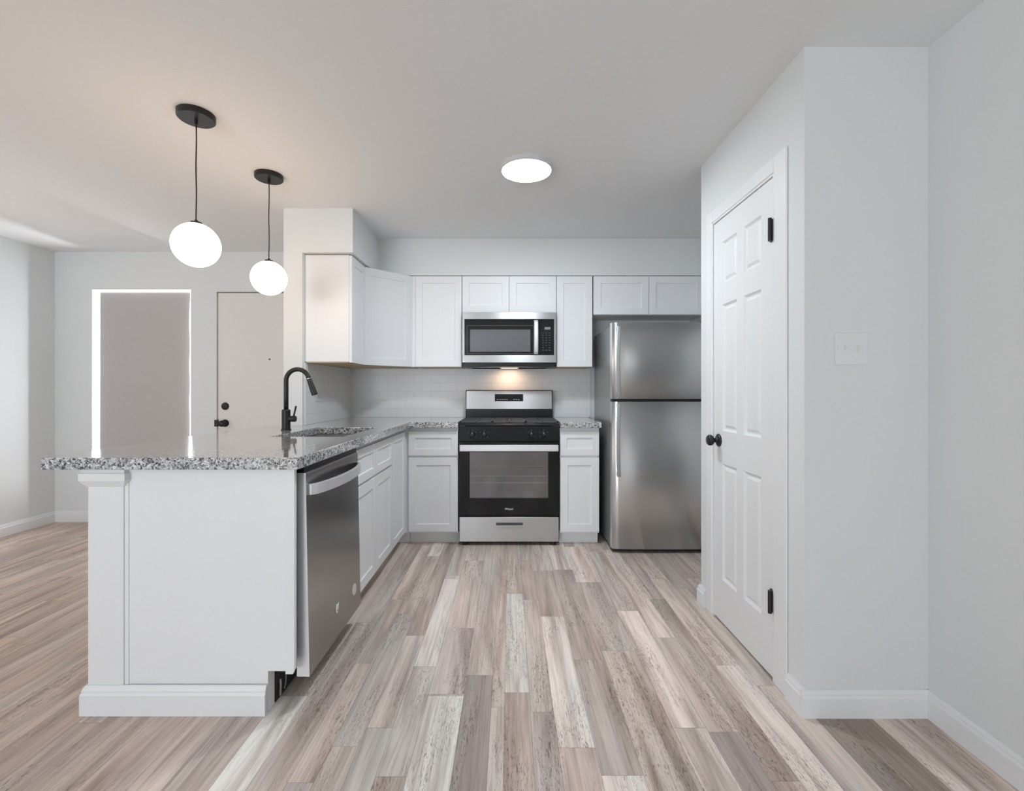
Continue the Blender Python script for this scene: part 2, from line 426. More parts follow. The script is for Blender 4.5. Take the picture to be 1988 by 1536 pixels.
# closet block: front wall, side wall with doorway, back wall
bm = BM(); box(bm, CX + 0.1, XA, CY0, CY0 + 0.1, 0, H)
struct(link('wall_closet_front', bm, M['wall']))
DY0, DY1, DZ = 1.878, 2.428, 2.045
bm = BM(); box(bm, CX, CX + 0.1, CY0, DY0 - 0.006, 0, H); box(bm, CX, CX + 0.1, DY1 + 0.006, CY1, 0, H); box(bm, CX, CX + 0.1, DY0 - 0.006, DY1 + 0.006, DZ + 0.006, H)
struct(link('wall_closet_side', bm, M['wall']))
struct(link('wall_closet_back', bbox(CX + 0.1, XA, CY1 - 0.1, CY1, 0, H), M['wall']))

# baseboards -------------------------------------------------------
def baseboard(name, x0, y0, x1, y1, nx, ny, h=0.098, t=0.015):
    """profiled board along a wall from (x0,y0) to (x1,y1); (nx,ny) points into the room"""
    prof = [(0, 0), (t, 0), (t, h * 0.72), (t * 0.72, h * 0.80), (t * 0.72, h * 0.86), (t * 0.35, h * 0.97), (t * 0.3, h), (0, h)]
    bm = BM(); A = []; B = []
    for d, z in prof:
        A.append(bm.verts.new((x0 + nx * d, y0 + ny * d, z))); B.append(bm.verts.new((x1 + nx * d, y1 + ny * d, z)))
    n = len(prof)
    for i in range(n): bm.faces.new((A[i], A[(i + 1) % n], B[(i + 1) % n], B[i]))
    bm.faces.new(A); bm.faces.new(B[::-1])
    return struct(link(name, bm, M['trim']))
baseboard('baseboard_left', XL, YR, XL, YF, 1, 0)
baseboard('baseboard_far', XL, YF, DN[0] - 0.003, YF, 0, -1)
baseboard('baseboard_right', XR, YR, XR, CY0, -1, 0)
baseboard('baseboard_closet_front', CX - 0.015, CY0, XR, CY0, 0, -1)
baseboard('baseboard_closet_side', CX, CY0 + 0.0005, CX, 1.775, -1, 0)
baseboard('baseboard_closet_end', CX, 2.512, CX, CY1 + 0.012, -1, 0, t=0.02)

# ------------------------------------------------------------------ closet door
d = thing('door_1', 'narrow white six-panel closet door with black knob', 'door', (CX, DY0, 0)); del d['category']; d['kind'] = 'structure'
W_, H_ = DY1 - DY0, DZ - 0.012
st = 0.095; mid = W_ / 2
cols = [(st, mid - 0.032), (mid + 0.032, W_ - st)]
rows = [(0.215, 0.80), (0.965, 1.60), (1.705, 1.915)]
pan = [(a, b, c, e) for a, b in cols for c, e in rows]
bm = panel_slab(W_, H_, 0.035, pan, [(0.010, 0.008), (0.016, 0.009), (0.030, 0.003)])
bmesh.ops.rotate(bm, verts=bm.verts, matrix=Matrix.Rotation(-math.pi / 2, 3, 'Z'))   # x->-y ; front(-y) -> -x
bmesh.ops.translate(bm, verts=bm.verts, vec=(CX + 0.002, DY1, 0.012))
link('leaf', bm, M['door'], d)
k = BM()
ky, kz = 2.372, 0.925
lathe(k, [(0, 0.0), (0.033, 0.0), (0.033, -0.004), (0.024, -0.010), (0.012, -0.014), (0.011, -0.026), (0.022, -0.032), (0.0275, -0.040), (0.0275, -0.050), (0.022, -0.058), (0, -0.060)], (CX + 0.002, ky, kz), 'x', 28)
link('door_knob', k, M['black_matte'], d, smooth=True)
for hz in (1.83, 0.325):
    hb = BM(); box(hb, CX - 0.004, CX + 0.0015, DY0 - 0.001, DY0 + 0.018, hz - 0.045, hz + 0.045)
    tube(hb, [(CX - 0.0165, DY0 - 0.004, hz - 0.046), (CX - 0.0165, DY0 - 0.004, hz + 0.046)], 0.0075, 12); box(hb, CX - 0.016, CX - 0.002, DY0 - 0.004, DY0 + 0.003, hz - 0.044, hz + 0.044)
    link('hinge', hb, M['black_matte'], d)
bm = BM()
c0, c1 = 1.778, 2.502
def casing(bm, y0, y1, z0, z1): box(bm, CX - 0.008, CX, y0, y1, z0, z1)
casing(bm, c0, DY0 - 0.012, 0, DZ + 0.075); casing(bm, DY1 + 0.010, c1, 0, DZ + 0.075); casing(bm, DY0 - 0.012, DY1 + 0.010, DZ + 0.012, DZ + 0.075)
struct(link('trim_1', bm, M['trim'], bevel=0.004))
bm = BM()
box(bm, CX - 0.004, CX + 0.1, DY0 - 0.012, DY0 - 0.002, 0, DZ + 0.01); box(bm, CX - 0.004, CX + 0.1, DY1 + 0.002, DY1 + 0.010, 0, DZ + 0.01); box(bm, CX - 0.004, CX + 0.1, DY0 - 0.002, DY1 + 0.002, DZ + 0.003, DZ + 0.012)
struct(link('trim_2', bm, M['trim']))

# ------------------------------------------------------------------ entry door and covered window (living room)
d = thing('door_2', 'flat cream entry door with black deadbolt and knob', 'door', (DN[0], YF, 0)); del d['category']; d['kind'] = 'structure'
link('leaf', bbox(DN[0] + 0.005, DN[1] - 0.005, YF + 0.012, YF + 0.052, 0.008, DN[3] - 0.008), M['door_entry'], d, bevel=0.002)
kx = -2.565
k = BM(); lathe(k, [(0, 0), (0.034, 0), (0.034, -0.004), (0.028, -0.012), (0, -0.013)], (kx, YF + 0.012, 1.037), 'y', 24); link('deadbolt', k, M['black_matte'], d, smooth=True)
k = BM(); lathe(k, [(0, 0), (0.034, 0), (0.034, -0.005), (0.02, -0.012), (0.012, -0.016), (0.011, -0.032), (0.024, -0.038), (0.029, -0.048), (0.027, -0.060), (0.018, -0.068), (0, -0.070)], (kx, YF + 0.012, 0.884), 'y', 24)
link('door_knob', k, M['black_matte'], d, smooth=True)
k = bbox(DN[0] - 0.018, DN[0] + 0.012, YF - 0.004, YF + 0.03, 0.855, 0.915); link('strike_plate', k, M['black_matte'], d)
k = BM(); lathe(k, [(0, 0), (0.007, 0), (0.007, -0.004), (0, -0.005)], (-2.165, YF + 0.012, 1.46), 'y', 14); link('peephole', k, M['black_matte'], d)
bm = BM(); box(bm, DN[0], DN[0] + 0.004, YF + 0.03, YF + T, 0, DN[3]); box(bm, DN[1] - 0.004, DN[1], YF + 0.03, YF + T, 0, DN[3]); box(bm, DN[0], DN[1], YF + 0.053, YF + T, 0, DN[3])
struct(link('trim_3', bm, M['trim']))

wn = thing('window_1', 'bright window opening behind the grey shade', 'window', (WN[0], YF, WN[2])); del wn['category']; wn['kind'] = 'structure'
bm = BM(); f = 0.006
box(bm, WN[0], WN[0] + f, YF + 0.075, YF + T, WN[2], WN[3]); box(bm, WN[1] - f, WN[1], YF + 0.075, YF + T, WN[2], WN[3])
box(bm, WN[0] + f, WN[1] - f, YF + 0.075, YF + T, WN[3] - 0.012, WN[3]); box(bm, WN[0] + f, WN[1] - f, YF + 0.075, YF + T, WN[2], WN[2] + f)
link('window_frame', bm, M['plate'], wn)
bm = BM(); box(bm, WN[0] - 0.01, WN[1] + 0.01, YF - 0.02, YF + 0.02, WN[2] - 0.02, WN[2]); link('window_sill', bm, M['trim'], wn, bevel=0.003)
sh = thing('window_shade', 'flat grey roller shade filling the living-room window with light leaking around it', 'window shade', (-3.29, YF, WN[2]))
bm = BM()
pts = [(-3.700, WN[2] + 0.01), (-2.888, WN[2] + 0.01)]
right = [(-2.888, 0.9), (-2.892, 1.1), (-2.886, 1.25), (-2.893, 1.4), (-2.887, 1.55), (-2.890, 1.68), (-2.893, 1.78), (-2.892, 1.9), (-2.885, 2.0), (-2.883, 2.066)]
prism(bm, pts + right + [(-3.698, 2.066)], YF + 0.018, YF + 0.021, 'y')
link('fabric', bm, M['shade'], sh)
bm = BM(); tube(bm, [(-3.702, YF + 0.0235, WN[2] + 0.014), (-2.886, YF + 0.0235, WN[2] + 0.014)], 0.008, 10); link('bottom_bar', bm, M['shade'], sh)

# ------------------------------------------------------------------ peninsula: half wall, end panel, trim
YP = 1.700
bm = BM(); box(bm, -1.543, -1.412, YP - 0.006, WY - 0.001, 0, CT0 - 0.001)
struct(link('wall_half', bm, M['trim'], bevel=0.003))
bm = BM()
def ring_prism(bm, x0, x1, y0, y1, prof):
    """stack of rectangles offset outward on the left, front and right"""
    prev = None
    for off, z in prof:
        cur = [bm.verts.new(p) for p in ((x0 - off, y0 - off, z), (x1 + off, y0 - off, z), (x1 + off, y1, z), (x0 - off, y1, z))]
        if prev:
            for k in range(4): bm.faces.new((prev[k], prev[(k + 1) % 4], cur[(k + 1) % 4], cur[k]))
        else: bm.faces.new(cur)
        prev = cur
    bm.faces.new(prev)
ring_prism(bm, -1.5435, -1.4115, YP - 0.0065, YP + 0.10, [(0.001, 0.828), (0.014, 0.846), (0.018, 0.852), (0.018, 0.878), (0.014, 0.882), (0.012, CT0 - 0.001)])
struct(link('trim_4', bm, M['trim']))
ep = thing('cabinet_end_panel', 'plain white panel closing the near end of the peninsula', 'cabinet panel', (-1.1, YP, 0))
bm = BM(); prism(bm, [(-1.411, 0), (-0.887, 0), (-0.887, 0.150), (-0.792, 0.150), (-0.792, CT0 - 0.001), (-1.411, CT0 - 0.001)], YP, YP + 0.022, 'y')
box(bm, -0.985, -0.887, YP + 0.022, YP + 0.048, 0, 0.150)
link('panel', bm, M['cab'], ep, bevel=0.001)
bm = BM(); prism(bm, [(-0.822, 0.140), (-0.795, 0.140), (-0.789, 0.152), (-0.789, CT0 - 0.001), (-0.822, CT0 - 0.001)], YP - 0.003, YP, 'y')
link('stile', bm, M['cab'], ep, bevel=0.001)
bm = BM(); box(bm, -1.411, -1.396, YP - 0.003, YP, 0.09, CT0 - 0.001); link('scribe_strip', bm, M['cab'], ep, bevel=0.001)
# baseboard wrapping the peninsula end
bm = BM(); t, h = 0.016, 0.105
prof = [(0, 0), (t, 0), (t, h * 0.70), (t * 0.75, h * 0.78), (t * 0.75, h * 0.84), (t * 0.35, h * 0.97), (0.003, h), (0, h)]
rings = []
for d_, z in prof:
    rings.append([bm.verts.new(p) for p in ((-1.5435 - d_, WY - 0.002, z), (-1.5435 - d_, YP - 0.0065 - d_, z), (-0.887, YP - 0.0065 - d_, z))])
for a, b in zip(rings, rings[1:] + rings[:1]):
    for k in range(2): bm.faces.new((a[k], a[k + 1], b[k + 1], b[k]))
bm.faces.new([r[0] for r in rings]); bm.faces.new([r[2] for r in rings][::-1])
struct(link('baseboard_peninsula', bm, M['trim']))

# ------------------------------------------------------------------ dishwasher
dw = thing('dishwasher', 'dark stainless dishwasher with a bowed bar handle under the peninsula counter', 'dishwasher', (-0.80, 2.05, 0))
DA, DB = 1.752, 2.352
link('tub', bbox(-1.38, -0.812, DA + 0.005, DB - 0.005, 0.11, 0.872), M['rubber'], dw)
bm = BM()
prof = [(-0.806, 0.098), (-0.757, 0.096), (-0.772, 0.862), (-0.778, 0.868), (-0.806, 0.868)]
prism(bm, prof, DA, DB, 'y')
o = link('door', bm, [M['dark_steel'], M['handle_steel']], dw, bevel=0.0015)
for p in o.data.polygons:
    if abs(p.normal.y) > 0.9: p.material_index = 1
bm = BM(); n = 24; outer = []; inner = []
HZ, HH = 0.800, 0.021
for i in range(n + 1):
    u = i / n; y = DA + 0.022 + (DB - DA - 0.044) * u
    bow = 0.010 + 0.052 * math.sin(math.pi * u) ** 0.55
    outer.append((-0.770 + bow, y)); inner.append((-0.770 + bow - 0.014, y))
ra = [[bm.verts.new((x, y, z)) for x, y in arr] for arr, z in ((outer, HZ - HH), (outer, HZ + HH), (inner, HZ + HH), (inner, HZ - HH))]
for k in range(4):
    A, B = ra[k], ra[(k + 1) % 4]
    for i in range(n): bm.faces.new((A[i], A[i + 1], B[i + 1], B[i]))
bm.faces.new([r[0] for r in ra]); bm.faces.new([r[-1] for r in ra][::-1])
link('handle', bm, M['handle_steel'], dw, bevel=0.002)
bm = BM(); box(bm, -0.900, -0.886, DA + 0.002, DB, 0.0, 0.108); link('toe_panel', bm, M['rubber'], dw)
bm = BM()
cx = -0.878
tube(bm, [(cx, DA + 0.035 + 0.03 * math.sin(a), 0.055 + 0.045 * math.cos(a)) for a in [i * 0.3 - 0.2 for i in range(10)]], 0.0022, 8)
tube(bm, [(cx, DA + 0.020, 0.015), (cx + 0.001, DA + 0.022, 0.05), (cx, DA + 0.021, 0.075)], 0.004, 8)
link('wiring', bm, M['wire'], dw, smooth=True)
def dwx(z): return -0.757 + (z - 0.096) * (-0.015 / 0.766)
bm = BM(); lathe(bm, [(0, 0.0025), (0.026, 0.0025), (0.028, 0.0), (0.028, -0.001)], (dwx(0.208), 2.262, 0.208), 'x', 28); link('badge', bm, M['handle_steel'], dw)
bm = BM()  # small hooked emblem
pts = [(dwx(0.22) + 0.001, 2.035 + 0.014 * math.cos(a), 0.222 + 0.017 * math.sin(a)) for a in [0.9 + i * 0.35 for i in range(13)]]
tube(bm, pts, [0.002 + 0.0022 * math.sin(math.pi * i / 12) for i in range(13)], 8)
tube(bm, [(dwx(0.22) + 0.001, 2.038, 0.215), (dwx(0.22) + 0.001, 2.050, 0.243)], 0.0028, 8)
link('emblem', bm, M['logo'], dw)
bm = bbox(-0.80, -0.779, DA + 0.003, DB - 0.003, 0.8685, 0.893); link('gap_strip', bm, M['black'], dw)  # black strip filling the gap between door top and counter

# ------------------------------------------------------------------ base cabinets
BD, BT = 0.105, 0.868    # door bottom, drawer top
FZ = 0.676               # split between door and drawer
CTB = CT0 - 0.002
# sink base (faces +x)
c = thing('base_cabinet', 'white sink cabinet with two shaker doors beside the dishwasher', 'base cabinet', (-1.1, 2.75, 0))
SX = -0.812; S0, S1 = 2.358, 3.125
bm = BM(); box(bm, -1.405, -1.385, S0, S1, 0.09, CTB); box(bm, SX - 0.018, SX, S0, S1, 0.09, CTB); box(bm, -1.385, SX - 0.018, S0, S0 + 0.018, 0.09, CTB); box(bm, -1.385, SX - 0.018, S1 - 0.018, S1, 0.09, CTB); box(bm, -1.385, SX - 0.018, S0 + 0.018, S1 - 0.018, 0.09, 0.108)
link('carcass', bm, M['cab'], c, bevel=0.001)
link('toe_kick', bbox(-0.90, -0.885, S0, S1, 0, 0.09), M['cab'], c)
hw = (S1 - S0) / 2
for i in range(2):
    y0 = S0 + i * hw + 0.002
    shaker('door', hw - 0.004, FZ - 0.008 - BD, (SX + 0.0195, y0, BD), '+x', c)
    shaker('drawer_front', hw - 0.004, BT - FZ - 0.008, (SX + 0.0195, y0, FZ + 0.008), '+x', c, fr=0.045)
# blind corner cabinet
c = thing('base_cabinet', 'white blind corner cabinet with one narrow door where the counters meet', 'base cabinet', (-1.1, 3.5, 0))
bm = BM(); prism(bm, [(-1.415, S1 + 0.002), (SX, S1 + 0.002), (SX, 3.545), (-0.776, 3.545), (-0.776, 4.10), (-1.415, 4.10)], 0.09, CTB)
link('carcass', bm, M['cab'], c, bevel=0.001)
bm = BM(); box(bm, -0.90, -0.885, S1 + 0.002, 3.60, 0, 0.09); box(bm, -0.885, -0.776, 3.60, 3.615, 0, 0.09); link('toe_kick', bm, M['cab'], c)
shaker('door', 0.37, BT - BD, (SX + 0.0195, S1 + 0.006, BD), '+x', c, fr=0.05)
# back run
def base_front(x0, x1, label, toe_x1=None):
    c = thing('base_cabinet', label, 'base cabinet', ((x0 + x1) / 2, 3.8, 0))
    link('carcass', bbox(x0 + 0.0005, x1 - 0.0005, 3.545, 4.10, 0.09, CTB), M['cab'], c, bevel=0.001)
    link('toe_kick', bbox(x0 + 0.0005, (toe_x1 or x1) - 0.0005, 3.600, 3.615, 0, 0.09), M['cab'], c)
    shaker('door', x1 - x0 - 0.005, FZ - 0.008 - BD, (x0 + 0.0025, 3.5255, BD), '-y', c)
    shaker('drawer_front', x1 - x0 - 0.005, BT - FZ - 0.008, (x0 + 0.0025, 3.5255, FZ + 0.008), '-y', c, fr=0.05)
    return c
base_front(-0.774, -0.394, 'white shaker base cabinet with drawer on the left of the range')
base_front(0.381, 0.681, 'narrow white shaker base cabinet between range and refrigerator')

# ------------------------------------------------------------------ countertops, sink, faucet
SKX0, SKX1, SKY0, SKY1 = -1.245, -0.865, 2.40, 3.00
xs = [-1.672, WX1, SKX0, SKX1, -0.756, -0.392]; ys = [1.65, SKY0, SKY1, WY - 0.001, 3.492, YK - 0.001]
def keep(x, y):
    if SKX0 < x < SKX1 and SKY0 < y < SKY1: return False
    if y > WY - 0.001 and x < WX1: return False
    if x > -0.756 and y < 3.492: return False
    return True
bm = BM(); cells_plate(bm, xs, ys, keep, CT0, CT1)
tag(link('countertop', bm, M['granite'], bevel=0.003), 'long L-shaped speckled grey granite countertop over the peninsula and sink', 'countertop')
bm = bbox(0.378, 0.6905, 3.492, YK - 0.001, CT0, CT1)
tag(link('countertop', bm, M['granite'], bevel=0.003), 'short piece of speckled grey granite counter right of the range', 'countertop')

sk = thing('kitchen_sink', 'stainless steel undermount sink set in the granite peninsula counter', 'sink', ((SKX0 + SKX1) / 2, (SKY0 + SKY1) / 2, 0.70))
bm = BM(); ps = []
def rrect(x0, x1, y0, y1, r, z, n=5):
    out = []
    for cx_, cy_, a0 in ((x1 - r, y1 - r, 0), (x0 + r, y1 - r, 90), (x0 + r, y0 + r, 180), (x1 - r, y0 + r, 270)):
        for i in range(n + 1):
            a = math.radians(a0 + 90 * i / n); out.append((cx_ + r * math.cos(a), cy_ + r * math.sin(a), z))
    return out
lv = [(0.012, CT0 - 0.0025, 0.045), (0.002, CT0 - 0.0025, 0.045), (0.002, 0.74, 0.045), (-0.02, 0.715, 0.04)]
prev = None
for off, z, r in lv:
    cur = [bm.verts.new(p) for p in rrect(SKX0 - off, SKX1 + off, SKY0 - off, SKY1 + off, r, z)]
    if prev:
        for k in range(len(cur)): bm.faces.new((prev[k], prev[(k + 1) % len(cur)], cur[(k + 1) % len(cur)], cur[k]))
    prev = cur
bm.faces.new(prev)
o = link('basin', bm, M['steel_bright'], sk, smooth=False)
md = o.modifiers.new('sheet', 'SOLIDIFY'); md.thickness = 0.0015; md.offset = 1
bm = BM(); lathe(bm, [(0, 0.002), (0.022, 0.003), (0.04, 0.005), (0.045, 0.001), (0.045, 0)], ((SKX0 + SKX1) / 2 - 0.05, 2.7, 0.7155), 'z', 24); link('drain', bm, M['steel_bright'], sk, smooth=True)

FX, FY = -1.352, 2.80
fa = thing('kitchen_faucet', 'tall matte black gooseneck faucet behind the sink', 'faucet', (FX, FY, CT1))
bm = BM(); lathe(bm, [(0, 0), (0.029, 0), (0.029, 0.006), (0.0245, 0.008), (0.0245, 0.118), (0.022, 0.124), (0.014, 0.126), (0, 0.126)], (FX, FY, CT1), 'z', 28)
link('base', bm, M['black_matte'], fa, smooth=False)
R = 0.069; zc = CT1 + 0.298
pts = [(FX, FY, CT1 + 0.12), (FX, FY, CT1 + 0.2), (FX, FY, zc)]
for i in range(1, 17):
    a = math.pi - math.radians(160) * i / 16
    pts.append((FX + R + R * math.cos(a), FY, zc + R * math.sin(a)))
lx, _, lz = pts[-1]; a = math.pi - math.radians(160); dx, dz = math.sin(a), -math.cos(a)
dx, dz = math.sin(math.radians(20)), -math.cos(math.radians(20))
bm = BM(); tube(bm, pts + [(lx + dx * 0.01, FY, lz + dz * 0.01)], 0.0135, 18); link('spout', bm, M['black_matte'], fa, smooth=True)
bm = BM(); tube(bm, [(lx + dx * 0.010, FY, lz + dz * 0.010), (lx + dx * 0.013, FY, lz + dz * 0.013)], 0.0145, 18); link('collar_ring', bm, M['silver'], fa)
bm = BM(); tube(bm, [(lx + dx * s, FY, lz + dz * s) for s in (0.013, 0.06, 0.112, 0.116)], [0.014, 0.0165, 0.0185, 0.017], 18); link('spray_head', bm, M['black_matte'], fa)
bm = BM(); tube(bm, [(FX + 0.02, FY, CT1 + 0.068), (FX + 0.052, FY, CT1 + 0.068)], 0.018, 18)
lathe(bm, [(0, 0), (0.019, 0), (0.017, 0.006), (0, 0.008)], (FX + 0.052, FY, CT1 + 0.068), 'x', 18)
link('valve', bm, M['black_matte'], fa)
bm = BM(); tube(bm, [(FX + 0.044, FY, CT1 + 0.075), (FX + 0.050, FY, CT1 + 0.10), (FX + 0.060, FY, CT1 + 0.145)], [0.0055, 0.005, 0.006], 10); link('lever', bm, M['black_matte'], fa, smooth=True)

# ------------------------------------------------------------------ backsplash (UV in metres)
def tile_sheet(name, quad_pts, normal, t, label):
    bm = BM(); uv = bm.loops.layers.uv.new('UVMap')
    A = [Vector(p) for p in quad_pts]; n = Vector(normal) * t
    v0 = [bm.verts.new(p) for p in A]; v1 = [bm.verts.new(p + n) for p in A]
    f = bm.faces.new(v1)
    fs = [f, bm.faces.new(v0[::-1])] + [bm.faces.new((v0[i], v0[(i + 1) % 4], v1[(i + 1) % 4], v1[i])) for i in range(4)]
    for f in fs:
        for l in f.loops:
            p = l.vert.co; l[uv].uv = ((p.x + 2.0) if abs(normal[1]) > 0.5 else (p.y), p.z - CT1)
    o = link(name, bm, M['tile']); tag(o, label, 'backsplash'); return o
tile_sheet('backsplash', [(-1.411, YK - 0.0005, CT1 + 0.0005), (0.715, YK - 0.0005, CT1 + 0.0005), (0.715, YK - 0.0005, 1.372), (-1.411, YK - 0.0005, 1.372)], (0, -1, 0), 0.009, 'white subway tile backsplash on the kitchen back wall behind the range')
tile_sheet('backsplash', [(WX1, WY + 0.03, CT1 + 0.0005), (WX1, YK - 0.0095, CT1 + 0.0005), (WX1, YK - 0.0095, 1.370), (WX1, WY + 0.03, 1.370)], (1, 0, 0), 0.009, 'white subway tile backsplash on the short side wall by the faucet')

def outlet(label, loc, axis, group=None):
    o = thing('wall_outlet', label, 'outlet', loc, group)
    x, y, z = loc
    def B(u0, u1, z0, z1, d0, d1):
        return bbox(x + u0, x + u1, y - d1, y - d0, z + z0, z + z1) if axis == 'y' else bbox(x + d0, x + d1, y + u0, y + u1, z + z0, z + z1)
    link('plate', B(-0.035, 0.035, -0.057, 0.057, 0, 0.005), M['plate'], o, bevel=0.002)
    link('receptacle', B(-0.017, 0.017, -0.034, 0.034, 0.005, 0.007), M['plate'], o, bevel=0.001)
    for zz in (-0.018, 0.018):
        for u in (-0.006, 0.006):
            bm = BM()
            if axis == 'y': box(bm, x + u - 0.001, x + u + 0.001, y - 0.0075, y - 0.0068, z + zz - 0.004, z + zz + 0.004)
            else: box(bm, x + 0.0068, x + 0.0075, y + u - 0.001, y + u + 0.001, z + zz - 0.004, z + zz + 0.004)
            link('slot', bm, M['slot'], o)
    return o
outlet('white outlet plate on the backsplash right of the range', (0.532, YK - 0.0095, 1.158), 'y')
outlet('white outlet plate on the side-wall backsplash beside the faucet', (WX1 + 0.0095, 3.40, 1.155), 'x')

sw = thing('light_switch', 'white double light switch plate on the grey wall', 'light switch', (1.234, CY0, 1.33))
link('plate', bbox(1.176, 1.292, CY0 - 0.006, CY0, 1.273, 1.389), M['plate'], sw, bevel=0.0025)
for xx in (1.211, 1.257):
    bm = BM(); prism(bm, [(CY0 - 0.006, 1.321), (CY0 - 0.006, 1.341), (CY0 - 0.020, 1.345), (CY0 - 0.018, 1.336)], xx - 0.0045, xx + 0.0045, 'x'); link('toggle', bm, M['plate'], sw)

# ------------------------------------------------------------------ wall cabinets
UZ0, UZ1 = 1.372, 2.118
# left 12-inch cabinet: doors face +x
c = thing('wall_cabinet', 'white wall cabinet left of the corner with plain end panel facing the pendants', 'wall cabinet', (-1.26, 3.36, UZ0))
link('carcass', bbox(WX1 + 0.001, -1.115, 3.210, 3.5145, UZ0 + 0.006, UZ1), M['cab'], c, bevel=0.0015)
link('underside', bbox(WX1 + 0.008, -1.122, 3.216, 3.508, UZ0 - 0.001, UZ0 + 0.006), M['wood'], c)
shaker('door', 0.296, UZ1 - UZ0 - 0.004, (-1.0955, 3.214, UZ0 + 0.001), '+x', c)
# diagonal corner cabinet
c = thing('wall_cabinet', 'white diagonal corner wall cabinet', 'wall cabinet', (-1.2, 3.9, UZ0))
A = Vector((-1.115, 3.516)); B = Vector((-0.812, 3.819))
bm = BM(); prism(bm, [(WX1 + 0.001, 3.516), tuple(A), tuple(B), (-0.812, YK - 0.001), (WX1 + 0.001, YK - 0.001)], UZ0 + 0.006, UZ1); link('carcass', bm, M['cab'], c, bevel=0.0015)
bm = BM(); prism(bm, [(WX1 + 0.008, 3.522), (-1.118, 3.522), (-0.82, 3.822), (-0.82, YK - 0.012), (WX1 + 0.010, YK - 0.012)], UZ0 - 0.001, UZ0 + 0.006); link('underside', bm, M['wood'], c)
dirv = (B - A).normalized(); nrm = Vector((dirv.y, -dirv.x)); dl = (B - A).length - 0.012
oo = A + dirv * 0.006 + nrm * 0.0195
shaker('door', dl, UZ1 - UZ0 - 0.004, (oo.x, oo.y, UZ0 + 0.001), math.atan2(dirv.y, dirv.x), c)
def upper(x0, x1, z0, doors, label):
    c = thing('wall_cabinet', label, 'wall cabinet', ((x0 + x1) / 2, 3.97, z0))
    link('carcass', bbox(x0 + 0.0005, x1 - 0.0005, 3.815, YK - 0.001, z0 + 0.006, UZ1), M['cab'], c, bevel=0.001)
    link('underside', bbox(x0 + 0.008, x1 - 0.008, 3.822, YK - 0.012, z0 - 0.001, z0 + 0.006), M['wood'] if z0 < 1.5 else M['cab'], c)
    wd = (x1 - x0) / doors
    for i in range(doors):
        shaker('door', wd - 0.004, UZ1 - z0 - 0.004, (x0 + i * wd + 0.002, 3.7955, z0 + 0.001), '-y', c)
    return c
link('filler_strip', bbox(-0.811, -0.7755, 3.806, 3.822, UZ0, UZ1), M['cab'], c)
upper(-0.775, -0.393, UZ0, 1, 'tall white shaker wall cabinet immediately left of the microwave')
upper(-0.392, 0.380, 1.817, 2, 'short white two-door wall cabinet directly above the microwave')
upper(0.381, 0.676, UZ0, 1, 'tall narrow white shaker wall cabinet right of the microwave')
upper(0.686, 1.590, 1.800, 2, 'wide white two-door wall cabinet above the refrigerator')

# ------------------------------------------------------------------ microwave
mw = thing('microwave', 'stainless over-the-range microwave with black glass door', 'microwave', (-0.005, 3.93, 1.365))
MX0, MX1, MY = -0.386, 0.375, 3.750
link('housing', bbox(MX0, MX1, MY + 0.03, YK - 0.012, 1.372, 1.812), M['black'], mw)
link('top_trim', bbox(MX0, MX1, MY, MY + 0.03, 1.757, 1.812), M['steel'], mw, bevel=0.002)
link('bottom_trim', bbox(MX0, MX1, MY, MY + 0.03, 1.405, 1.465), M['steel'], mw, bevel=0.002)
link('side_trim', bbox(MX0, MX0 + 0.018, MY, MY + 0.03, 1.465, 1.757), M['steel'], mw); link('side_trim', bbox(MX1 - 0.018, MX1, MY, MY + 0.03, 1.465, 1.757), M['steel'], mw)
link('door', bbox(MX0 + 0.018, 0.242, MY + 0.001, MY + 0.03, 1.465, 1.757), M['black_gloss'], mw, bevel=0.002)
link('window', bbox(MX0 + 0.065, 0.165, MY - 0.0005, MY + 0.002, 1.492, 1.672), M['mwglass'], mw)
bm = BM()
for a in ((MX0 + 0.038, 0.192, 1.478, 1.4795), (MX0 + 0.038, 0.192, 1.7035, 1.705)): box(bm, a[0], a[1], MY, MY + 0.0015, a[2], a[3])
for a in ((MX0 + 0.038, MX0 + 0.0395), (0.1905, 0.192)): box(bm, a[0], a[1], MY, MY + 0.0015, 1.478, 1.705)
link('window_border', bm, M['slot'], mw)
link('control_panel', bbox(0.2425, MX1 - 0.018, MY + 0.001, MY + 0.03, 1.465, 1.757), M['black_gloss'], mw, bevel=0.002)
link('display', bbox(0.280, 0.328, MY - 0.0005, MY + 0.002, 1.672, 1.692), M['slot'], mw)
keymat = mat('keypad_print', (0.13, 0.13, 0.135, 1), 0.5)
for r in range(8):
    for q in range(3):
        x = 0.268 + q * 0.026; z = 1.645 - r * 0.020
        if (r, q) in ((6, 1),): continue
        ww = 0.0045 if r < 6 else 0.007
        link('key', bbox(x - ww, x + ww, MY, MY + 0.0015, z - 0.0022, z + 0.0022), keymat, mw)
bm = BM(); n = 16; rings = []
for i in range(n + 1):
    u = i / n; z = 1.472 + (1.747 - 1.472) * u; y = MY - 0.012 - 0.026 * math.sin(math.pi * u) ** 0.6
    rings.append([bm.verts.new(p) for p in ((0.193, y + 0.006, z), (0.199, y, z), (0.223, y, z), (0.229, y + 0.006, z), (0.223, y + 0.012, z), (0.199, y + 0.012, z))])
for a, b in zip(rings, rings[1:]):
    for k in range(6): bm.faces.new((a[k], a[(k + 1) % 6], b[(k + 1) % 6], b[k]))
bm.faces.new(rings[0]); bm.faces.new(rings[-1][::-1])
box(bm, 0.205, 0.217, MY - 0.012, MY + 0.002, 1.474, 1.490); box(bm, 0.205, 0.217, MY - 0.012, MY + 0.002, 1.729, 1.745)
link('handle', bm, M['handle_steel'], mw, smooth=False, bevel=0.001)
